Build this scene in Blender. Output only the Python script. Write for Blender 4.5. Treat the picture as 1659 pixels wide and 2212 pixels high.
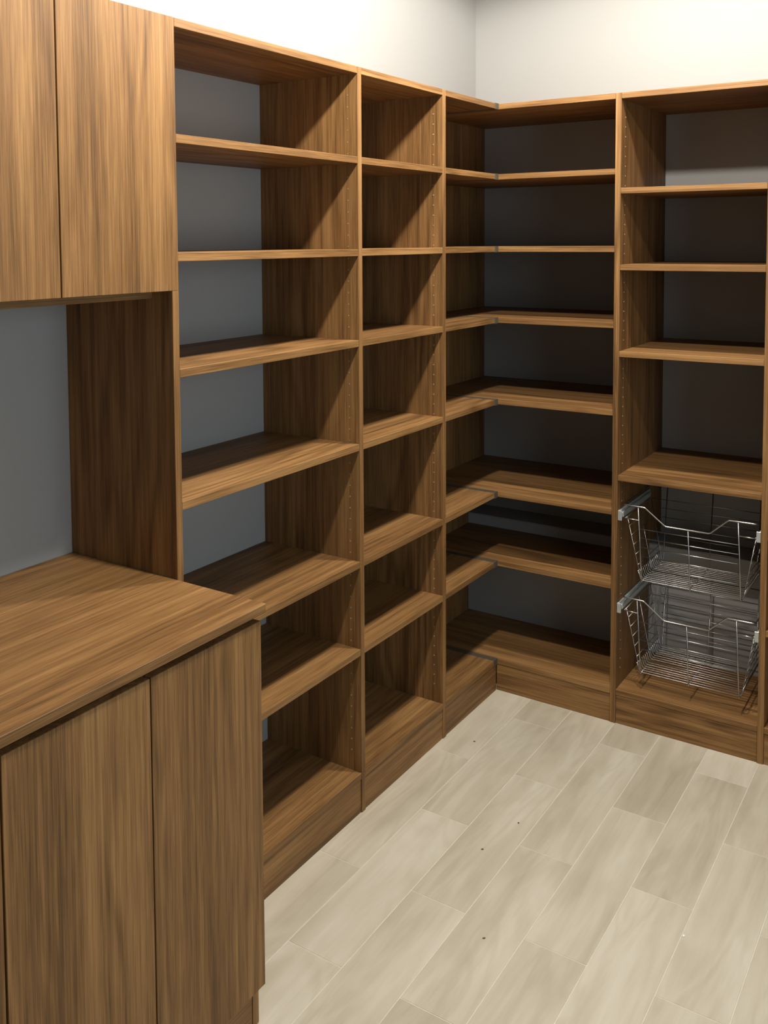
import bpy, bmesh, math, random
from mathutils import Vector, Matrix
random.seed(7)
for o in list(bpy.data.objects):
    bpy.data.objects.remove(o)
scene = bpy.context.scene
C = scene.collection
pi = math.pi

# ------------------------------------------------------------------ camera
# Origin: floor point where the left shelf run and the back shelf run meet at their fronts.
# +x runs along the back wall, -y towards the viewer, z up (metres).
IMG_W, IMG_H = 1659.0, 2212.0
F_PX, PP_X, PP_Y = 2058.4, 772.5, 645.8
YAW, PITCH, ROLL = 0.5893, -0.0610, -0.0064
CAM = Vector((1.4776, -3.1162, 1.6534))
fwd = Vector((-math.sin(YAW) * math.cos(PITCH), math.cos(YAW) * math.cos(PITCH), math.sin(PITCH)))
rgt = Vector((math.cos(YAW), math.sin(YAW), 0))
upv = rgt.cross(fwd)
r2 = math.cos(ROLL) * rgt + math.sin(ROLL) * upv
u2 = -math.sin(ROLL) * rgt + math.cos(ROLL) * upv
cd = bpy.data.cameras.new('camera')
cam = bpy.data.objects.new('camera', cd)
C.objects.link(cam)
cd.sensor_fit = 'HORIZONTAL'
cd.sensor_width = 36.0
cd.lens = F_PX * 36.0 / IMG_W
cd.shift_x = (IMG_W / 2 - PP_X) / IMG_W
cd.shift_y = (PP_Y - IMG_H / 2) / IMG_W
cd.clip_start = 0.05
m = Matrix((r2, u2, -fwd)).transposed().to_4x4()
m.translation = CAM
cam.matrix_world = m
scene.camera = cam

# ------------------------------------------------------------------ world, lights, exposure
w = bpy.data.worlds.new('world')
scene.world = w
w.use_nodes = True
w.node_tree.nodes['Background'].inputs[0].default_value = (0.55, 0.7, 1.0, 1)
w.node_tree.nodes['Background'].inputs[1].default_value = 0.4
scene.view_settings.view_transform = 'Standard'
scene.view_settings.look = 'None'
scene.view_settings.gamma = 1.0
scene.view_settings.use_curve_mapping = False
scene.view_settings.exposure = 0.0

CEIL = 2.86
LAMPS = [(0.64, -0.60), (0.72, -1.58)]
LAMP_W = 130.0
LAMP_COL = (1.0, 0.93, 0.83)
DAY_COL = (0.68, 0.86, 1.0)


def area(name, loc, rot, shape, sx, sy, watts, col, spread=pi):
    l = bpy.data.lights.new(name, 'AREA')
    l.shape = shape
    l.size = sx
    if shape in ('RECTANGLE', 'ELLIPSE'):
        l.size_y = sy
    l.energy = watts
    l.color = col
    l.spread = spread
    o = bpy.data.objects.new(name, l)
    C.objects.link(o)
    o.location = loc
    o.rotation_euler = rot
    return o


ROOM_X1, ROOM_Y0 = 2.70, -4.80
# daylight through the window in the wall opposite the counter
WIN_Y0, WIN_Y1, WIN_Z0, WIN_Z1 = -2.70, -1.10, 0.90, 2.10
WIN_W = 18.0
area('window_right_offscreen', (ROOM_X1 + 0.02, (WIN_Y0 + WIN_Y1) / 2, (WIN_Z0 + WIN_Z1) / 2), (0, pi / 2, 0),
     'RECTANGLE', WIN_Z1 - WIN_Z0 - 0.02, WIN_Y1 - WIN_Y0 - 0.02, WIN_W, DAY_COL)

# ------------------------------------------------------------------ helpers


def tag(o, label=None, cat=None, group=None, kind=None):
    if label: o['label'] = label
    if cat: o['category'] = cat
    if group: o['group'] = group
    if kind: o['kind'] = kind
    return o


def thing(name, label, cat, loc, group=None):
    o = bpy.data.objects.new(name, None)
    o.empty_display_size = 0.1
    C.objects.link(o)
    o.location = loc
    return tag(o, label, cat, group)


WORLD = {}


def wpos(o):
    return WORLD.get(o.name, Vector((0, 0, 0)))


def link(name, me, parent, world_loc):
    o = bpy.data.objects.new(name, me)
    C.objects.link(o)
    wl = Vector(world_loc)
    if parent is not None:
        o.parent = parent
        base = WORLD.get(parent.name)
        if base is None:
            base = Vector(parent.location)
        o.location = wl - base
    else:
        o.location = wl
    WORLD[o.name] = wl
    return o


def mesh_from_bm(name, bm, mats, smooth=False):
    me = bpy.data.meshes.new(name)
    bmesh.ops.recalc_face_normals(bm, faces=bm.faces[:])
    bm.to_mesh(me)
    bm.free()
    for mt in (mats if isinstance(mats, (list, tuple)) else [mats]):
        me.materials.append(mt)
    if smooth:
        for p in me.polygons:
            p.use_smooth = True
    return me


def board(name, parent, x0, x1, y0, y1, z0, z1, mat, bev=0.0009):
    """one rectangular board with eased edges, its origin at its centre"""
    c = Vector(((x0 + x1) / 2, (y0 + y1) / 2, (z0 + z1) / 2))
    bm = bmesh.new()
    bmesh.ops.create_cube(bm, size=1.0)
    bmesh.ops.scale(bm, verts=bm.verts, vec=(x1 - x0, y1 - y0, z1 - z0))
    if bev:
        bmesh.ops.bevel(bm, geom=bm.edges[:], offset=bev, segments=1, affect='EDGES')
    me = mesh_from_bm(name, bm, mat)
    return link(name, me, parent, c)


def prism(name, parent, poly, axis, a0, a1, mat, bev=0.0009):
    """extrude a 2-D outline: axis 'x' -> outline in (y,z); axis 'y' -> outline in (x,z)"""
    us = [p[0] for p in poly]; vs = [p[1] for p in poly]
    cu, cv, ca = (min(us) + max(us)) / 2, (min(vs) + max(vs)) / 2, (a0 + a1) / 2
    bm = bmesh.new()
    rings = []
    for a in (a0 - ca, a1 - ca):
        ring = []
        for u, v in poly:
            u -= cu; v -= cv
            ring.append(bm.verts.new((a, u, v) if axis == 'x' else (u, a, v)))
        rings.append(ring)
    n = len(poly)
    bm.faces.new(rings[0]); bm.faces.new(rings[1][::-1])
    for i in range(n):
        j = (i + 1) % n
        bm.faces.new((rings[0][i], rings[0][j], rings[1][j], rings[1][i]))
    bmesh.ops.recalc_face_normals(bm, faces=bm.faces[:])
    if bev:
        bmesh.ops.bevel(bm, geom=bm.edges[:], offset=bev, segments=1, affect='EDGES')
    loc = (ca, cu, cv) if axis == 'x' else (cu, ca, cv)
    me = mesh_from_bm(name, bm, mat)
    return link(name, me, parent, loc)


def tube(bm, pts, r, seg=6, closed=False):
    pts = [Vector(p) for p in pts]
    n = len(pts)
    rings = []
    prev = None
    for i, p in enumerate(pts):
        if closed:
            t = (pts[(i + 1) % n] - p).normalized() + (p - pts[i - 1]).normalized()
        elif i == 0:
            t = pts[1] - p
        elif i == n - 1:
            t = p - pts[i - 1]
        else:
            t = (pts[i + 1] - p).normalized() + (p - pts[i - 1]).normalized()
        t.normalize()
        ref = prev if prev is not None else (Vector((0, 0, 1)) if abs(t.z) < 0.9 else Vector((1, 0, 0)))
        b = t.cross(ref)
        if b.length < 1e-4:
            b = t.cross(Vector((0, 1, 0)))
        b.normalize()
        nrm = b.cross(t).normalized()
        prev = nrm
        rings.append([bm.verts.new(p + r * (math.cos(2 * pi * k / seg) * nrm + math.sin(2 * pi * k / seg) * b)) for k in range(seg)])
    m_ = n if closed else n - 1
    for i in range(m_):
        a, b2 = rings[i], rings[(i + 1) % n]
        for k in range(seg):
            bm.faces.new((a[k], a[(k + 1) % seg], b2[(k + 1) % seg], b2[k]))
    if not closed:
        bm.faces.new(rings[0][::-1]); bm.faces.new(rings[-1])


# ------------------------------------------------------------------ materials


def new_mat(name):
    mt = bpy.data.materials.new(name)
    mt.use_nodes = True
    nt = mt.node_tree
    return mt, nt, nt.nodes['Principled BSDF']


def nd(nt, t, **kw):
    n = nt.nodes.new(t)
    for k, v in kw.items():
        setattr(n, k, v)
    return n


def mathn(nt, op, a, b=None, c=None):
    n = nd(nt, 'ShaderNodeMath', operation=op)
    for i, v in enumerate((a, b, c)):
        if v is None: continue
        if isinstance(v, (int, float)): n.inputs[i].default_value = v
        else: nt.links.new(v, n.inputs[i])
    return n.outputs[0]


def noise(nt, vec, scl, detail=3.0, rough=0.55, dist=0.0, off=(0, 0, 0)):
    mp = nd(nt, 'ShaderNodeMapping')
    mp.inputs['Scale'].default_value = scl
    mp.inputs['Location'].default_value = off
    nt.links.new(vec, mp.inputs['Vector'])
    n = nd(nt, 'ShaderNodeTexNoise')
    n.inputs['Scale'].default_value = 1.0
    n.inputs['Detail'].default_value = detail
    n.inputs['Roughness'].default_value = rough
    n.inputs['Distortion'].default_value = dist
    nt.links.new(mp.outputs[0], n.inputs['Vector'])
    return n.outputs['Fac']


def ramp(nt, fac, stops):
    r = nd(nt, 'ShaderNodeValToRGB')
    els = r.color_ramp.elements
    while len(els) < len(stops):
        els.new(0.5)
    for e, (p, c) in zip(els, stops):
        e.position = p
        e.color = (*c, 1)
    nt.links.new(fac, r.inputs[0])
    return r.outputs[0]


def seeded_coords(nt):
    tc = nd(nt, 'ShaderNodeTexCoord')
    oi = nd(nt, 'ShaderNodeObjectInfo')
    mul = nd(nt, 'ShaderNodeVectorMath', operation='SCALE')
    mul.inputs[0].default_value = (37.0, 53.0, 71.0)
    nt.links.new(oi.outputs['Random'], mul.inputs['Scale'])
    add = nd(nt, 'ShaderNodeVectorMath', operation='ADD')
    nt.links.new(tc.outputs['Object'], add.inputs[0])
    nt.links.new(mul.outputs[0], add.inputs[1])
    return add.outputs[0], oi.outputs['Random']


# dark, middle and light tone of the walnut print
WOOD_TONE = ((0.098, 0.0490, 0.0175), (0.200, 0.1020, 0.0360), (0.315, 0.1740, 0.0660))


def wood(name, axis):
    """laminate with a walnut print; the grain runs along axis 0, 1 or 2"""
    mt, nt, bs = new_mat(name)
    vec, rnd = seeded_coords(nt)

    def sc(across, along):
        s = [across] * 3
        s[axis] = along
        return tuple(s)
    flow = noise(nt, vec, sc(5.5, 0.65), 2.0, 0.5, 0.25)
    rings = mathn(nt, 'SINE', mathn(nt, 'MULTIPLY', flow, 62.0))
    rings = mathn(nt, 'MULTIPLY_ADD', rings, 0.5, 0.5)
    rings = mathn(nt, 'POWER', rings, 0.7)
    mask = noise(nt, vec, sc(6.0, 0.8), 1.0, 0.5, 0.0, (3.1, 7.7, 1.3))
    mask = mathn(nt, 'MULTIPLY', mathn(nt, 'SUBTRACT', mask, 0.42), 5.0)
    mask = nd_clamp(nt, mask)
    rings = mathn(nt, 'MULTIPLY', mathn(nt, 'SUBTRACT', rings, 0.5), mask)
    streak = noise(nt, vec, sc(95.0, 1.6), 4.0, 0.6)
    fibre = noise(nt, vec, sc(420.0, 9.0), 2.0, 0.6)
    tone_n = noise(nt, vec, sc(11.0, 0.5), 3.0, 0.5, 0.0, (9, 2, 5))
    v = mathn(nt, 'MULTIPLY', streak, 0.72)
    v = mathn(nt, 'MULTIPLY_ADD', fibre, 0.62, v)
    v = mathn(nt, 'MULTIPLY_ADD', tone_n, 0.62, v)
    v = mathn(nt, 'MULTIPLY_ADD', rings, 0.20, v)
    v = mathn(nt, 'SUBTRACT', v, 0.48)
    v = mathn(nt, 'MULTIPLY_ADD', mathn(nt, 'SUBTRACT', rnd, 0.5), 0.06, v)
    dk, md, lt = WOOD_TONE
    col = ramp(nt, v, [(0.26, dk), (0.5, md), (0.76, lt)])
    nt.links.new(col, bs.inputs['Base Color'])
    bs.inputs['Roughness'].default_value = 0.5
    bs.inputs['Specular IOR Level'].default_value = 0.25
    bp = nd(nt, 'ShaderNodeBump')
    bp.inputs['Strength'].default_value = 0.12
    bp.inputs['Distance'].default_value = 0.0006
    nt.links.new(fibre, bp.inputs['Height'])
    nt.links.new(bp.outputs[0], bs.inputs['Normal'])
    return mt


def nd_clamp(nt, v):
    n = nd(nt, 'ShaderNodeClamp')
    nt.links.new(v, n.inputs[0])
    return n.outputs[0]


def plain(name, col, rough=0.5, metal=0.0, spec=0.4):
    mt, nt, bs = new_mat(name)
    vec, rnd = seeded_coords(nt)
    n = noise(nt, vec, (60, 60, 60), 2.0)
    c = ramp(nt, n, [(0.3, tuple(q * 0.93 for q in col)), (0.7, tuple(min(1, q * 1.05) for q in col))])
    nt.links.new(c, bs.inputs['Base Color'])
    bs.inputs['Roughness'].default_value = rough
    bs.inputs['Metallic'].default_value = metal
    bs.inputs['Specular IOR Level'].default_value = spec
    return mt


def paint(name, col):
    mt, nt, bs = new_mat(name)
    tc = nd(nt, 'ShaderNodeTexCoord')
    n = noise(nt, tc.outputs['Object'], (1.3, 1.3, 1.3), 3.0)
    c = ramp(nt, n, [(0.3, tuple(q * 0.975 for q in col)), (0.7, col)])
    nt.links.new(c, bs.inputs['Base Color'])
    bs.inputs['Roughness'].default_value = 0.62
    bs.inputs['Specular IOR Level'].default_value = 0.3
    f = noise(nt, tc.outputs['Object'], (220, 220, 220), 2.0)
    bp = nd(nt, 'ShaderNodeBump')
    bp.inputs['Strength'].default_value = 0.08
    bp.inputs['Distance'].default_value = 0.0008
    nt.links.new(f, bp.inputs['Height'])
    nt.links.new(bp.outputs[0], bs.inputs['Normal'])
    return mt


def tile_mat():
    mt, nt, bs = new_mat('pale_wood_look_tile')
    vec, rnd = seeded_coords(nt)
    flow = noise(nt, vec, (9.0, 1.5, 9.0), 3.0, 0.5, 0.9)
    veins = mathn(nt, 'SINE', mathn(nt, 'MULTIPLY', flow, 34.0))
    veins = mathn(nt, 'MULTIPLY_ADD', veins, 0.5, 0.5)
    band = noise(nt, vec, (15.0, 1.2, 15.0), 4.0, 0.55, 0.3, (4, 1, 2))
    cloud = noise(nt, vec, (5.0, 2.2, 5.0), 3.0, 0.5, 0.2, (1, 8, 3))
    fine = noise(nt, vec, (160.0, 12.0, 160.0), 3.0, 0.6)
    v = mathn(nt, 'MULTIPLY', band, 0.55)
    v = mathn(nt, 'MULTIPLY_ADD', cloud, 0.60, v)
    v = mathn(nt, 'MULTIPLY_ADD', veins, 0.09, v)
    v = mathn(nt, 'MULTIPLY_ADD', fine, 0.12, v)
    v = mathn(nt, 'SUBTRACT', v, 0.19)
    v = mathn(nt, 'MULTIPLY_ADD', mathn(nt, 'SUBTRACT', rnd, 0.5), 0.15, v)
    col = ramp(nt, v, [(0.22, (0.372, 0.330, 0.245)), (0.48, (0.495, 0.450, 0.355)), (0.70, (0.595, 0.550, 0.455))])
    nt.links.new(col, bs.inputs['Base Color'])
    bs.inputs['Roughness'].default_value = 0.5
    bs.inputs['Specular IOR Level'].default_value = 0.35
    return mt


def emit(name, col, strength):
    mt, nt, bs = new_mat(name)
    bs.inputs['Base Color'].default_value = (*col, 1)
    bs.inputs['Emission Color'].default_value = (*col, 1)
    bs.inputs['Emission Strength'].default_value = strength
    return mt


WX, WY, WZ = wood('walnut_laminate_grain_x', 0), wood('walnut_laminate_grain_y', 1), wood('walnut_laminate_grain_z', 2)
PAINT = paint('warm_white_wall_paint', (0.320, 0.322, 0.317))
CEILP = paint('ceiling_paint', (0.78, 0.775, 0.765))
TILE = tile_mat()
GROUT = plain('pale_grout', (0.66, 0.62, 0.53), 0.7)
CHROME = plain('chrome_wire', (0.42, 0.42, 0.41), 0.32, 1.0)
ZINC = plain('zinc_slide', (0.50, 0.54, 0.53), 0.45, 0.6)
STRIP = plain('grey_brown_joint_strip', (0.070, 0.058, 0.042), 0.55)
PIN = plain('pin_hole_sleeve', (0.30, 0.21, 0.125), 0.45)
TRIMW = plain('white_trim', (0.8, 0.8, 0.78), 0.4)
LENS = emit('lamp_lens', (1.0, 0.87, 0.70), 6.0)
GLASS = plain('window_glass', (0.8, 0.85, 0.9), 0.05)
CRUMB = plain('dark_crumb', (0.10, 0.085, 0.06), 0.8)
CHIP = plain('white_chip', (0.85, 0.84, 0.80), 0.6)

# ------------------------------------------------------------------ the room
XW, YW = -0.3495, 0.5155          # faces of the left and back walls
LEDGE_Y, LEDGE_Z = 0.370, 0.527   # the back wall's thicker foot
T = 0.0193                        # board thickness


def struct(o):
    o['kind'] = 'structure'
    return o


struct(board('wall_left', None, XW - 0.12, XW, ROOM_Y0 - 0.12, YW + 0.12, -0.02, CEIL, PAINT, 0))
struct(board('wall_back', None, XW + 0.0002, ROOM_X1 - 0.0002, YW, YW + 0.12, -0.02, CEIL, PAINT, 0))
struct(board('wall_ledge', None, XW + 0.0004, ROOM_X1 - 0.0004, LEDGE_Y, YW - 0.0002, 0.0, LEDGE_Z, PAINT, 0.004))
bmw = bmesh.new()
for (y0, y1, z0, z1) in ((ROOM_Y0 - 0.12, WIN_Y0, -0.02, CEIL), (WIN_Y1, YW + 0.12, -0.02, CEIL), (WIN_Y0, WIN_Y1, -0.02, WIN_Z0), (WIN_Y0, WIN_Y1, WIN_Z1, CEIL)):
    g = bmesh.ops.create_cube(bmw, size=1.0)
    bmesh.ops.scale(bmw, verts=g['verts'], vec=(0.12, y1 - y0, z1 - z0))
    bmesh.ops.translate(bmw, verts=g['verts'], vec=(ROOM_X1 + 0.06, (y0 + y1) / 2, (z0 + z1) / 2))
struct(link('wall_right', mesh_from_bm('wall_right', bmw, PAINT), None, (0, 0, 0)))
win = struct(board('window_1', None, ROOM_X1 + 0.055, ROOM_X1 + 0.059, WIN_Y0 + 0.001, WIN_Y1 - 0.001, WIN_Z0 + 0.001, WIN_Z1 - 0.001, GLASS, 0))
bmw = bmesh.new()
for (y0, y1, z0, z1) in ((WIN_Y0 - 0.06, WIN_Y0, WIN_Z0, WIN_Z1), (WIN_Y1, WIN_Y1 + 0.06, WIN_Z0, WIN_Z1), (WIN_Y0 - 0.06, WIN_Y1 + 0.06, WIN_Z0 - 0.06, WIN_Z0), (WIN_Y0 - 0.06, WIN_Y1 + 0.06, WIN_Z1, WIN_Z1 + 0.06)):
    g = bmesh.ops.create_cube(bmw, size=1.0)
    bmesh.ops.scale(bmw, verts=g['verts'], vec=(0.016, y1 - y0, z1 - z0))
    bmesh.ops.translate(bmw, verts=g['verts'], vec=(ROOM_X1 - 0.0085, (y0 + y1) / 2, (z0 + z1) / 2))
bmesh.ops.translate(bmw, verts=bmw.verts, vec=-WORLD[win.name])
link('window_frame', mesh_from_bm('window_frame', bmw, TRIMW), win, WORLD[win.name])
struct(board('wall_front', None, XW + 0.0002, ROOM_X1 - 0.0002, ROOM_Y0 - 0.12, ROOM_Y0, -0.02, CEIL, PAINT, 0))
struct(board('ceiling', None, XW - 0.12, ROOM_X1 + 0.12, ROOM_Y0 - 0.12, YW + 0.12, CEIL, CEIL + 0.1, CEILP, 0))
# floor: plank tiles in a half bond, joints recessed
floor = struct(board('floor', None, XW - 0.12, ROOM_X1 + 0.12, ROOM_Y0 - 0.12, YW + 0.12, -0.06, -0.0009, GROUT, 0))
TW, TL, GAP = 0.1545, 0.630, 0.0022
TX0, TY0 = -0.0225, -0.4750
tile_meshes = {}


def tile_mesh(wd, ln):
    key = (round(wd, 4), round(ln, 4))
    if key not in tile_meshes:
        bm = bmesh.new()
        bmesh.ops.create_cube(bm, size=1.0)
        bmesh.ops.scale(bm, verts=bm.verts, vec=(wd, ln, 0.008))
        top = [e for e in bm.edges if all(v.co.z > 0 for v in e.verts)]
        bmesh.ops.bevel(bm, geom=top, offset=0.0005, segments=1, affect='EDGES')
        tile_meshes[key] = mesh_from_bm('floor_tile', bm, TILE)
    return tile_meshes[key]


ci = 0
for ix in range(-3, 21):
    tx0 = TX0 + ix * TW
    tx1 = tx0 + TW
    x0, x1 = max(tx0 + GAP / 2, XW + 0.002), min(tx1 - GAP / 2, ROOM_X1 - 0.002)
    if x1 - x0 < 0.01: continue
    off = TY0 if ix % 2 == 0 else TY0 + TL / 2 + 0.003
    for iy in range(-9, 3):
        y0 = off + iy * TL + GAP / 2
        y1 = off + (iy + 1) * TL - GAP / 2
        y0, y1 = max(y0, ROOM_Y0 + 0.002), min(y1, LEDGE_Y - 0.002)
        if y1 - y0 < 0.01: continue
        if x1 < -0.02 or y0 > 0.03: continue            # wholly under the cabinets
        o = link('tile', tile_mesh(x1 - x0, y1 - y0), floor, ((x0 + x1) / 2, (y0 + y1) / 2, -0.004))

# ------------------------------------------------------------------ shelving
H = 2.134
YA, YB, YC = -1.6269, -0.8996, -0.4098       # front-run uprights (each T thick, growing towards +y)
XD, XE = 0.4233, 0.8974                      # back-run uprights
XF = XE + (XE - XD)
S = [1.8867, 1.6297, 1.3749, 1.0795, 0.7411, 0.4853]   # tops of the shelves on the left and in the corner
S0 = 0.1192                                   # top of the bottom shelf
BS = [1.8228, 1.5689, 1.2795, 0.8600]         # tops of the shelves above the baskets
e = 0.0004
PINP = 0.0324
pin_me = None


def pin_rows(panel, rows, zs, face, name='pin_holes'):
    """rows of small sleeves for shelf pins; face = ('y'|'x', plane, outward sign)"""
    bm = bmesh.new()
    ax, plane, sg = face
    base = WORLD[panel.name]
    for u in rows:
        for z in zs:
            c = Vector((u, plane, z)) if ax == 'y' else Vector((plane, u, z))
            c -= base
            n = Vector((0, sg, 0)) if ax == 'y' else Vector((sg, 0, 0))
            a = Vector((1, 0, 0)) if ax == 'y' else Vector((0, 1, 0))
            b = Vector((0, 0, 1))
            ro, ri = 0.0024, 0.0012
            out, top, inn = [], [], []
            for k in range(8):
                d = math.cos(k * pi / 4) * a + math.sin(k * pi / 4) * b
                out.append(bm.verts.new(c + d * ro))
                top.append(bm.verts.new(c + d * (ro + ri) / 2 + n * 0.0009))
                inn.append(bm.verts.new(c + d * ri + n * 0.0002))
            for k in range(8):
                j = (k + 1) % 8
                bm.faces.new((out[k], out[j], top[j], top[k]))
                bm.faces.new((top[k], top[j], inn[j], inn[k]))
            bm.faces.new(inn)
    me = mesh_from_bm(name, bm, PIN)
    o = link(name, me, panel, base)
    o['kind'] = 'stuff'
    return o


def zs_free(tops, lo=0.15, hi=2.09):
    out = []
    z = 2.058
    while z > lo:
        if all(not (s - T - 0.004 < z < s + 0.004) for s in tops) and z < hi:
            out.append(z)
        z -= PINP
    return out


# -- wide bay of the left run
u1 = thing('shelving_unit', 'wide walnut open shelving bay between the countertop and the narrow bay', 'shelving', (XW + 0.17, (YA + YB) / 2, 0))
pa = board('side_panel', u1, XW + e, 0, YA, YA + T, 0, H, WZ)
pb = board('side_panel', u1, XW + e, 0, YB, YB + T, 0, H, WZ)
board('top_panel', u1, XW + e, -0.0005, YA + T + e, YB - e, H - T, H, WY)
for s in S:
    board('shelf', u1, XW + e, -0.0008, YA + T + e, YB - e, s - T, s, WY)
board('bottom_shelf', u1, XW + e, -0.0008, YA + T + e, YB - e, S0 - T, S0, WY)
board('kick_plate', u1, -0.022, -0.0035, YA + T + e, YB - e, 0, S0 - T - 0.0012, WY)
pin_rows(pb, (-0.035,), zs_free(S + [S0]), ('y', YB, -1))
pin_rows(pa, (-0.035,), zs_free(S + [S0]), ('y', YA + T, 1))

# -- narrow bay of the left run
u2_ = thing('shelving_unit', 'narrow walnut open shelving bay between the wide bay and the corner shelves', 'shelving', (XW + 0.17, (YB + YC) / 2, 0))
pc = board('side_panel', u2_, XW + e, 0, YC, YC + T, 0, H, WZ)
board('top_panel', u2_, XW + e, -0.0005, YB + T + e, YC - e, H - T, H, WY)
for s in S:
    board('shelf', u2_, XW + e, -0.0008, YB + T + e, YC - e, s - T, s, WY)
board('bottom_shelf', u2_, XW + e, -0.0008, YB + T + e, YC - e, S0 - T, S0, WY)
board('kick_plate', u2_, -0.022, -0.0035, YB + T + e, YC - e, 0, S0 - T - 0.0012, WY)
pin_rows(pc, (-0.035,), zs_free(S + [S0]), ('y', YC, -1))

# -- corner unit: L-shaped shelves, each two boards joined by a grey-brown strip
XG = -0.306
u3 = thing('corner_shelving_unit', 'walnut corner shelving with L-shaped shelves in the angle of the walls', 'shelving', (0.05, 0.15, 0))


def notched(y_back):
    return [(0.0, 0.0), (LEDGE_Y - 0.001, 0.0), (LEDGE_Y - 0.001, LEDGE_Z + 0.001), (y_back, LEDGE_Z + 0.001), (y_back, H), (0.0, H)]


prism('end_panel', u3, notched(YW - 0.001), 'x', XG - T, XG, WZ)
for i, s in enumerate([H] + S + [S0]):
    nm = 'top_shelf' if i == 0 else ('bottom_corner_shelf' if i == 7 else 'corner_shelf')
    yb_ = YW - 0.001 if s > LEDGE_Z + 0.02 else LEDGE_Y - 0.001
    bk = board(nm, u3, XG + e, XD - e, 0.0, yb_, s - T, s, WX)
    board('side_board', bk, XW + e, -0.0008, YC + T + e, -0.001, s - T, s, WY)
    board('joining_strip', bk, XG + e, 0.0018, -0.026, -0.0005, s - T - 0.0011, s + 0.0011, STRIP, 0.0004)
board('kick_plate', u3, -0.022, -0.0035, YC + T + e, -0.001, 0, S0 - T - 0.0012, WY)
board('kick_plate', u3, -0.0035, XD - e, 0.0035, 0.022, 0, S0 - T - 0.0012, WX)

# -- back-run bay that holds the wire baskets
u4 = thing('shelving_unit', 'walnut shelving bay on the back wall holding two wire baskets', 'shelving', ((XD + XE) / 2, 0.2, 0))
pd = prism('side_panel', u4, notched(YW - 0.001), 'x', XD, XD + T, WZ)
pe = prism('side_panel', u4, notched(YW - 0.001), 'x', XE, XE + T, WZ)
board('top_panel', u4, XD + T + e, XE - e, 0.0005, YW - 0.001, H - T, H, WX)
for s in BS:
    board('shelf', u4, XD + T + e, XE - e, 0.0008, YW - 0.001, s - T, s, WX)
board('bottom_shelf', u4, XD + T + e, XE - e, 0.0008, LEDGE_Y - 0.001, S0 - T, S0, WX)
board('kick_plate', u4, XD + T + e, XE - e, 0.0035, 0.022, 0, S0 - T - 0.0012, WX)
RAIL_Z = [(0.705, 0.739), (0.387, 0.421)]
zz = [z for z in zs_free(BS + [S0]) if not any(a - 0.006 < z < b + 0.006 for a, b in RAIL_Z)]
pin_rows(pd, (0.046,), zz, ('x', XD + T, 1))

# -- end bay, only its edge shows
u5 = thing('shelving_unit', 'walnut end shelving bay beyond the upright of the basket bay', 'shelving', ((XE + XF) / 2, 0.2, 0))
prism('side_panel', u5, notched(YW - 0.001), 'x', XF, XF + T, WZ)
board('top_panel', u5, XE + T + e, XF - e, 0.0005, YW - 0.001, H - T, H, WX)
for s in (1.8228, 1.5689, 1.2795, 1.0, 0.735):
    board('shelf', u5, XE + T + e, XF - e, 0.0008, YW - 0.060, s - T, s, WX)
board('shelf', u5, XE + T + e, XF - e, 0.0008, LEDGE_Y - 0.001, 0.43 - T, 0.43, WX)
board('bottom_shelf', u5, XE + T + e, XF - e, 0.0008, LEDGE_Y - 0.001, S0 - T, S0, WX)
board('kick_plate', u5, XE + T + e, XF - e, 0.0035, 0.022, 0, S0 - T - 0.0012, WX)

# ------------------------------------------------------------------ wall cabinets over the counter
UB, UT = 1.549, 2.128
BAYW = 0.6195


def wall_cabinet(y1, label):
    y0 = y1 - BAYW
    t = thing('wall_cabinet', label, 'cabinet', (XW + 0.17, (y0 + y1) / 2, UB - T))
    board('side_panel', t, XW + e, 0, y0 + e, y0 + T, UB, H, WZ)
    board('side_panel', t, XW + e, 0, y1 - T, y1 - e, UB, H, WZ)
    board('top_panel', t, XW + e, 0, y0 + T + e, y1 - T - e, H - T, H, WY)
    board('bottom_panel', t, XW + e, -0.060, y0 + e, y1 - e, UB - T, UB - e, WY)
    mid = (y0 + y1) / 2
    for a, b in ((y0 + 0.0015, mid - 0.0015), (mid + 0.0015, y1 - 0.0015)):
        board('door', t, 0.001, 0.0195, a, b, UB, UT, WZ)
    return t


wc1 = wall_cabinet(YA - e, 'walnut wall cabinet over the counter, next to the wide shelving bay')
wc2 = wall_cabinet(YA - e - BAYW - 0.001, 'walnut wall cabinet over the far end of the counter')

# ------------------------------------------------------------------ base cabinets and counter
CZ = 0.9100
PF = 0.2255


def base_cabinet(y1, label):
    y0 = y1 - BAYW
    t = thing('base_cabinet', label, 'cabinet', (XW + 0.28, (y0 + y1) / 2, 0))
    board('side_panel', t, XW + e, PF, y0 + e, y0 + T, 0, CZ - T - 0.001, WZ)
    board('side_panel', t, XW + e, PF, y1 - T, y1 - e, 0, CZ - T - 0.001, WZ)
    board('bottom_panel', t, XW + e, PF, y0 + T + e, y1 - T - e, 0.092, 0.111, WY)
    board('back_rail', t, XW + e, XW + 0.02, y0 + T + e, y1 - T - e, CZ - 0.10, CZ - T - 0.001, WY)
    board('front_rail', t, PF - 0.07, PF - 0.001, y0 + T + e, y1 - T - e, CZ - 2 * T - 0.001, CZ - T - 0.001, WY)
    board('kick_plate', t, PF - 0.021, PF - 0.002, y0 + T + e, y1 - T - e, 0, 0.091, WY)
    mid = (y0 + y1) / 2
    for a, b in ((y0 + 0.0015, mid - 0.0015), (mid + 0.0015, y1 - 0.0015)):
        board('door', t, PF + 0.0008, PF + 0.0195, a, b, 0.094, 0.8755, WZ)
    return t


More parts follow.
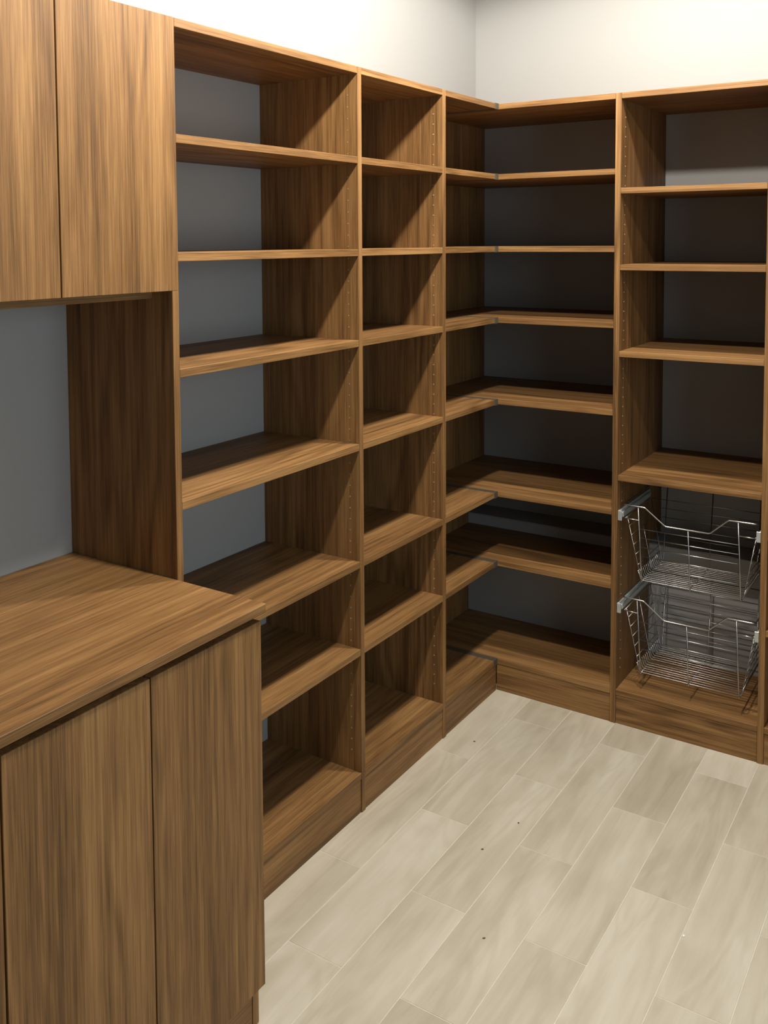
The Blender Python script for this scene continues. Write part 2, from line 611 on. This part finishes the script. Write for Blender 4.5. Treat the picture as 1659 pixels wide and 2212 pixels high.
bc1 = base_cabinet(YA - 0.0095, 'walnut two-door base cabinet under the counter, next to the wide shelving bay')
bc2 = base_cabinet(YA - 0.0095 - BAYW - 0.001, 'walnut two-door base cabinet under the far end of the counter')
ct = board('countertop', None, XW + 0.0005, 0.2510, YA - 2 * BAYW - 0.02, YA - 0.0006, CZ - T, CZ, WY, 0.0012)
tag(ct, 'walnut countertop slab lying on the two-door base cabinets', 'countertop')

# ------------------------------------------------------------------ wire baskets
BX0, BX1 = XD + T, XE            # inner faces of the bay


def wire_basket(name, z0, label):
    """z0 = height of the basket's floor wires"""
    t = thing(name, label, 'wire basket', ((BX0 + BX1) / 2, 0.16, z0), 'pull-out wire baskets')
    base = Vector(t.location)
    fl, fr, fm = 0.5165, 0.8345, 0.6755          # floor frame in x
    yf, yb = 0.036, 0.290
    R, r_, rt = 0.0021, 0.0013, 0.0026
    zt, zr = z0 + 0.256, z0 + 0.209              # rim, slide level
    lev = [z0 + d for d in (0.179, 0.148, 0.116, 0.084, 0.049)]
    tl, tr = BX0 + 0.0145, BX1 - 0.0145          # top side wires in x
    ys_f, ys_b = 0.045, 0.318

    def part(nm, build, mat=CHROME):
        bm = bmesh.new()
        build(bm)
        bmesh.ops.translate(bm, verts=bm.verts, vec=-base)
        return link(nm, mesh_from_bm(nm, bm, mat, True), t, base)

    def rim(bm):
        tube(bm, [(tl, 0.335, zt), (tl, 0.030, zt), (tl + 0.004, 0.023, zt), (tl + 0.011, 0.021, zt), (0.528, 0.020, zt), (0.533, 0.020, zt - 0.003), (0.594, 0.020, zt - 0.050), (0.601, 0.020, zt - 0.053),
                  (0.735, 0.020, zt - 0.053), (0.742, 0.020, zt - 0.050), (0.793, 0.020, zt - 0.003), (0.799, 0.020, zt),
                  (tr - 0.011, 0.021, zt), (tr - 0.004, 0.023, zt), (tr, 0.030, zt), (tr, 0.335, zt), (tl, 0.335, zt)], rt, 8)
    part('rim_wire', rim)

    def front(bm):
        for xt, xb, top in ((0.507, fl, zt), (0.671, fm, zt - 0.053), (0.8255, fr, zt)):
            tube(bm, [(xt, 0.021, top), (xt + (xb - xt) * 0.97, yf - 0.001, z0 + 0.004), (xb, yf + 0.004, z0 - 0.002)], R)
        for i, z in enumerate(lev):
            f = (zt - z) / (zt - z0)
            y = 0.021 + (yf - 0.021) * f + R + r_ * 0.5
            tube(bm, [(0.507 + (fl - 0.507) * f, y, z), (0.8255 + (fr - 0.8255) * f, y, z)], 0.0016)
        for xa, xb in ((BX0 + 0.014, 0.508), (0.8255, BX1 - 0.014)):
            tube(bm, [(xa, 0.026, zr), (xb, 0.024, zr)], R)
    part('front_grid', front)

    def side(sg):
        def f(bm):
            xt = BX0 + 0.020 if sg < 0 else BX1 - 0.020
            xb = fl - 0.006 if sg < 0 else fr + 0.006
            zb = z0 + 0.006
            for y, y2 in ((ys_f, ys_f), (ys_b, yb - 0.004), (0.5 * (ys_f + ys_b), 0.5 * (ys_f + yb))):
                tube(bm, [(xt - sg * 0.001, y, zr), (xb, y2, zb), (xb - sg * 0.006, y2, z0 - 0.001)], r_)
            for z in lev:
                q = (zr - z) / (zr - zb)
                x = xt + (xb - xt) * q
                tube(bm, [(x, ys_f, z), (x, ys_b + (yb - 0.004 - ys_b) * q, z)], r_)
            tube(bm, [(xt, 0.026, zr), (xt, 0.330, zr)], R)
        return f
    part('side_grid', side(-1))
    part('side_grid', side(1))

    def back(bm):
        for x in (fl, fm, fr):
            tube(bm, [(x, 0.334, zt), (x, yb + 0.001, z0 + 0.004), (x, yb - 0.004, z0 - 0.002)], R)
        for z in [zr] + lev:
            q = (zt - z) / (zt - z0)
            tube(bm, [(BX0 + 0.022 if z == zr else fl - 0.02 * (1 - q), 0.334 + (yb - 0.334) * q, z), (BX1 - 0.022 if z == zr else fr + 0.02 * (1 - q), 0.334 + (yb - 0.334) * q, z)], r_)
    part('back_grid', back)

    def bottom(bm):
        for x in (fl, fm, fr):
            tube(bm, [(x, yf, z0 - 0.003), (x, yb, z0 - 0.003)], R)
        n = 15
        for i in range(n):
            y = yf + 0.006 + (yb - yf - 0.012) * i / (n - 1)
            tube(bm, [(fl - 0.013, y, z0 + 0.030), (fl - 0.006, y, z0 + 0.006), (fl, y, z0), (fr, y, z0), (fr + 0.006, y, z0 + 0.006), (fr + 0.013, y, z0 + 0.030)], r_)
        for s_, x in ((-1, fl - 0.013), (1, fr + 0.013)):
            tube(bm, [(x, yf, z0 + 0.030), (x, yb, z0 + 0.030)], r_)
    part('floor_grid', bottom)
    for sg in (-1, 1):
        face = BX0 + 0.0006 if sg < 0 else BX1 - 0.0006
        inn = face + 0.0065 if sg < 0 else face - 0.0065
        inn2 = face + 0.0135 if sg < 0 else face - 0.0135
        zc = zr + 0.012
        rail = board('slide_rail', t, min(face, inn), max(face, inn), 0.010, 0.350, zc - 0.0165, zc + 0.0165, ZINC, 0.002)
        board('inner_runner', rail, min(inn + 1e-4, inn2), max(inn + 1e-4, inn2), 0.020, 0.335, zc - 0.009, zc + 0.009, ZINC, 0.002)
        board('end_stop', rail, min(face, inn2), max(face, inn2), 0.0035, 0.0095, zc - 0.017, zc + 0.017, ZINC, 0.001)
    return t


wire_basket('wire_basket', 0.501, 'upper chrome wire basket, directly under the deep walnut shelf')
wire_basket('wire_basket', 0.182, 'lower chrome wire basket, just above the bottom shelf')

# ------------------------------------------------------------------ ceiling lamps


def ring(bm, r0, r1, z0, z1, seg=32):
    prof = [(r0, z0), (r1, z0 + 0.002), (r1, z1), (r0, z1)]
    vs = [[bm.verts.new((r * math.cos(2 * pi * k / seg), r * math.sin(2 * pi * k / seg), z)) for r, z in prof] for k in range(seg)]
    for k in range(seg):
        a, b = vs[k], vs[(k + 1) % seg]
        for i in range(4):
            j = (i + 1) % 4
            bm.faces.new((a[i], a[j], b[j], b[i]))


lamp_lab = ['round recessed ceiling lamp above the corner end of the room', 'round recessed ceiling lamp above the middle of the floor']
for (lx, ly), lab in zip(LAMPS, lamp_lab):
    t = thing('ceiling_lamp', lab, 'lamp', (lx, ly, CEIL), 'recessed ceiling lamps')
    bm = bmesh.new(); ring(bm, 0.078, 0.098, -0.012, -0.0005)
    link('trim_ring', mesh_from_bm('trim_ring', bm, TRIMW, True), t, (lx, ly, CEIL))
    bm = bmesh.new(); bmesh.ops.create_cone(bm, cap_ends=True, segments=32, radius1=0.077, radius2=0.077, depth=0.004)
    link('lens', mesh_from_bm('lens', bm, LENS), t, (lx, ly, CEIL - 0.003))
    sl = bpy.data.lights.new('ceiling_lamp_light_offscreen', 'SPOT')
    sl.energy, sl.color, sl.shadow_soft_size = LAMP_W, LAMP_COL, 0.045
    sl.spot_size, sl.spot_blend = math.radians(179), 0.18
    so = bpy.data.objects.new('ceiling_lamp_light_offscreen', sl)
    C.objects.link(so)
    so.location = (lx, ly, CEIL - 0.078)

# ------------------------------------------------------------------ small debris on the floor
for i, (x, y) in enumerate(((0.399, -0.698), (0.366, -0.860), (0.516, -1.157), (0.095, -0.370), (0.909, -0.890))):
    bm = bmesh.new()
    bmesh.ops.create_icosphere(bm, subdivisions=1, radius=0.003)
    for v in bm.verts:
        v.co *= random.uniform(0.7, 1.25)
        v.co.x *= 1.5
        v.co.z = v.co.z * 0.35
    zmin = min(v.co.z for v in bm.verts)
    bmesh.ops.translate(bm, verts=bm.verts, vec=(0, 0, -zmin))
    o = link('floor_crumb' if i < 4 else 'paint_flake', mesh_from_bm('crumb', bm, CRUMB if i < 4 else CHIP), None, (x, y, 0.0))
    o.rotation_euler = (0, 0, random.uniform(0, pi))
    if i < 4:
        tag(o, 'tiny dark crumb lying on the pale floor tiles', 'debris', 'crumbs on the floor')
    else:
        tag(o, 'tiny white flake lying on the pale floor tiles', 'debris')
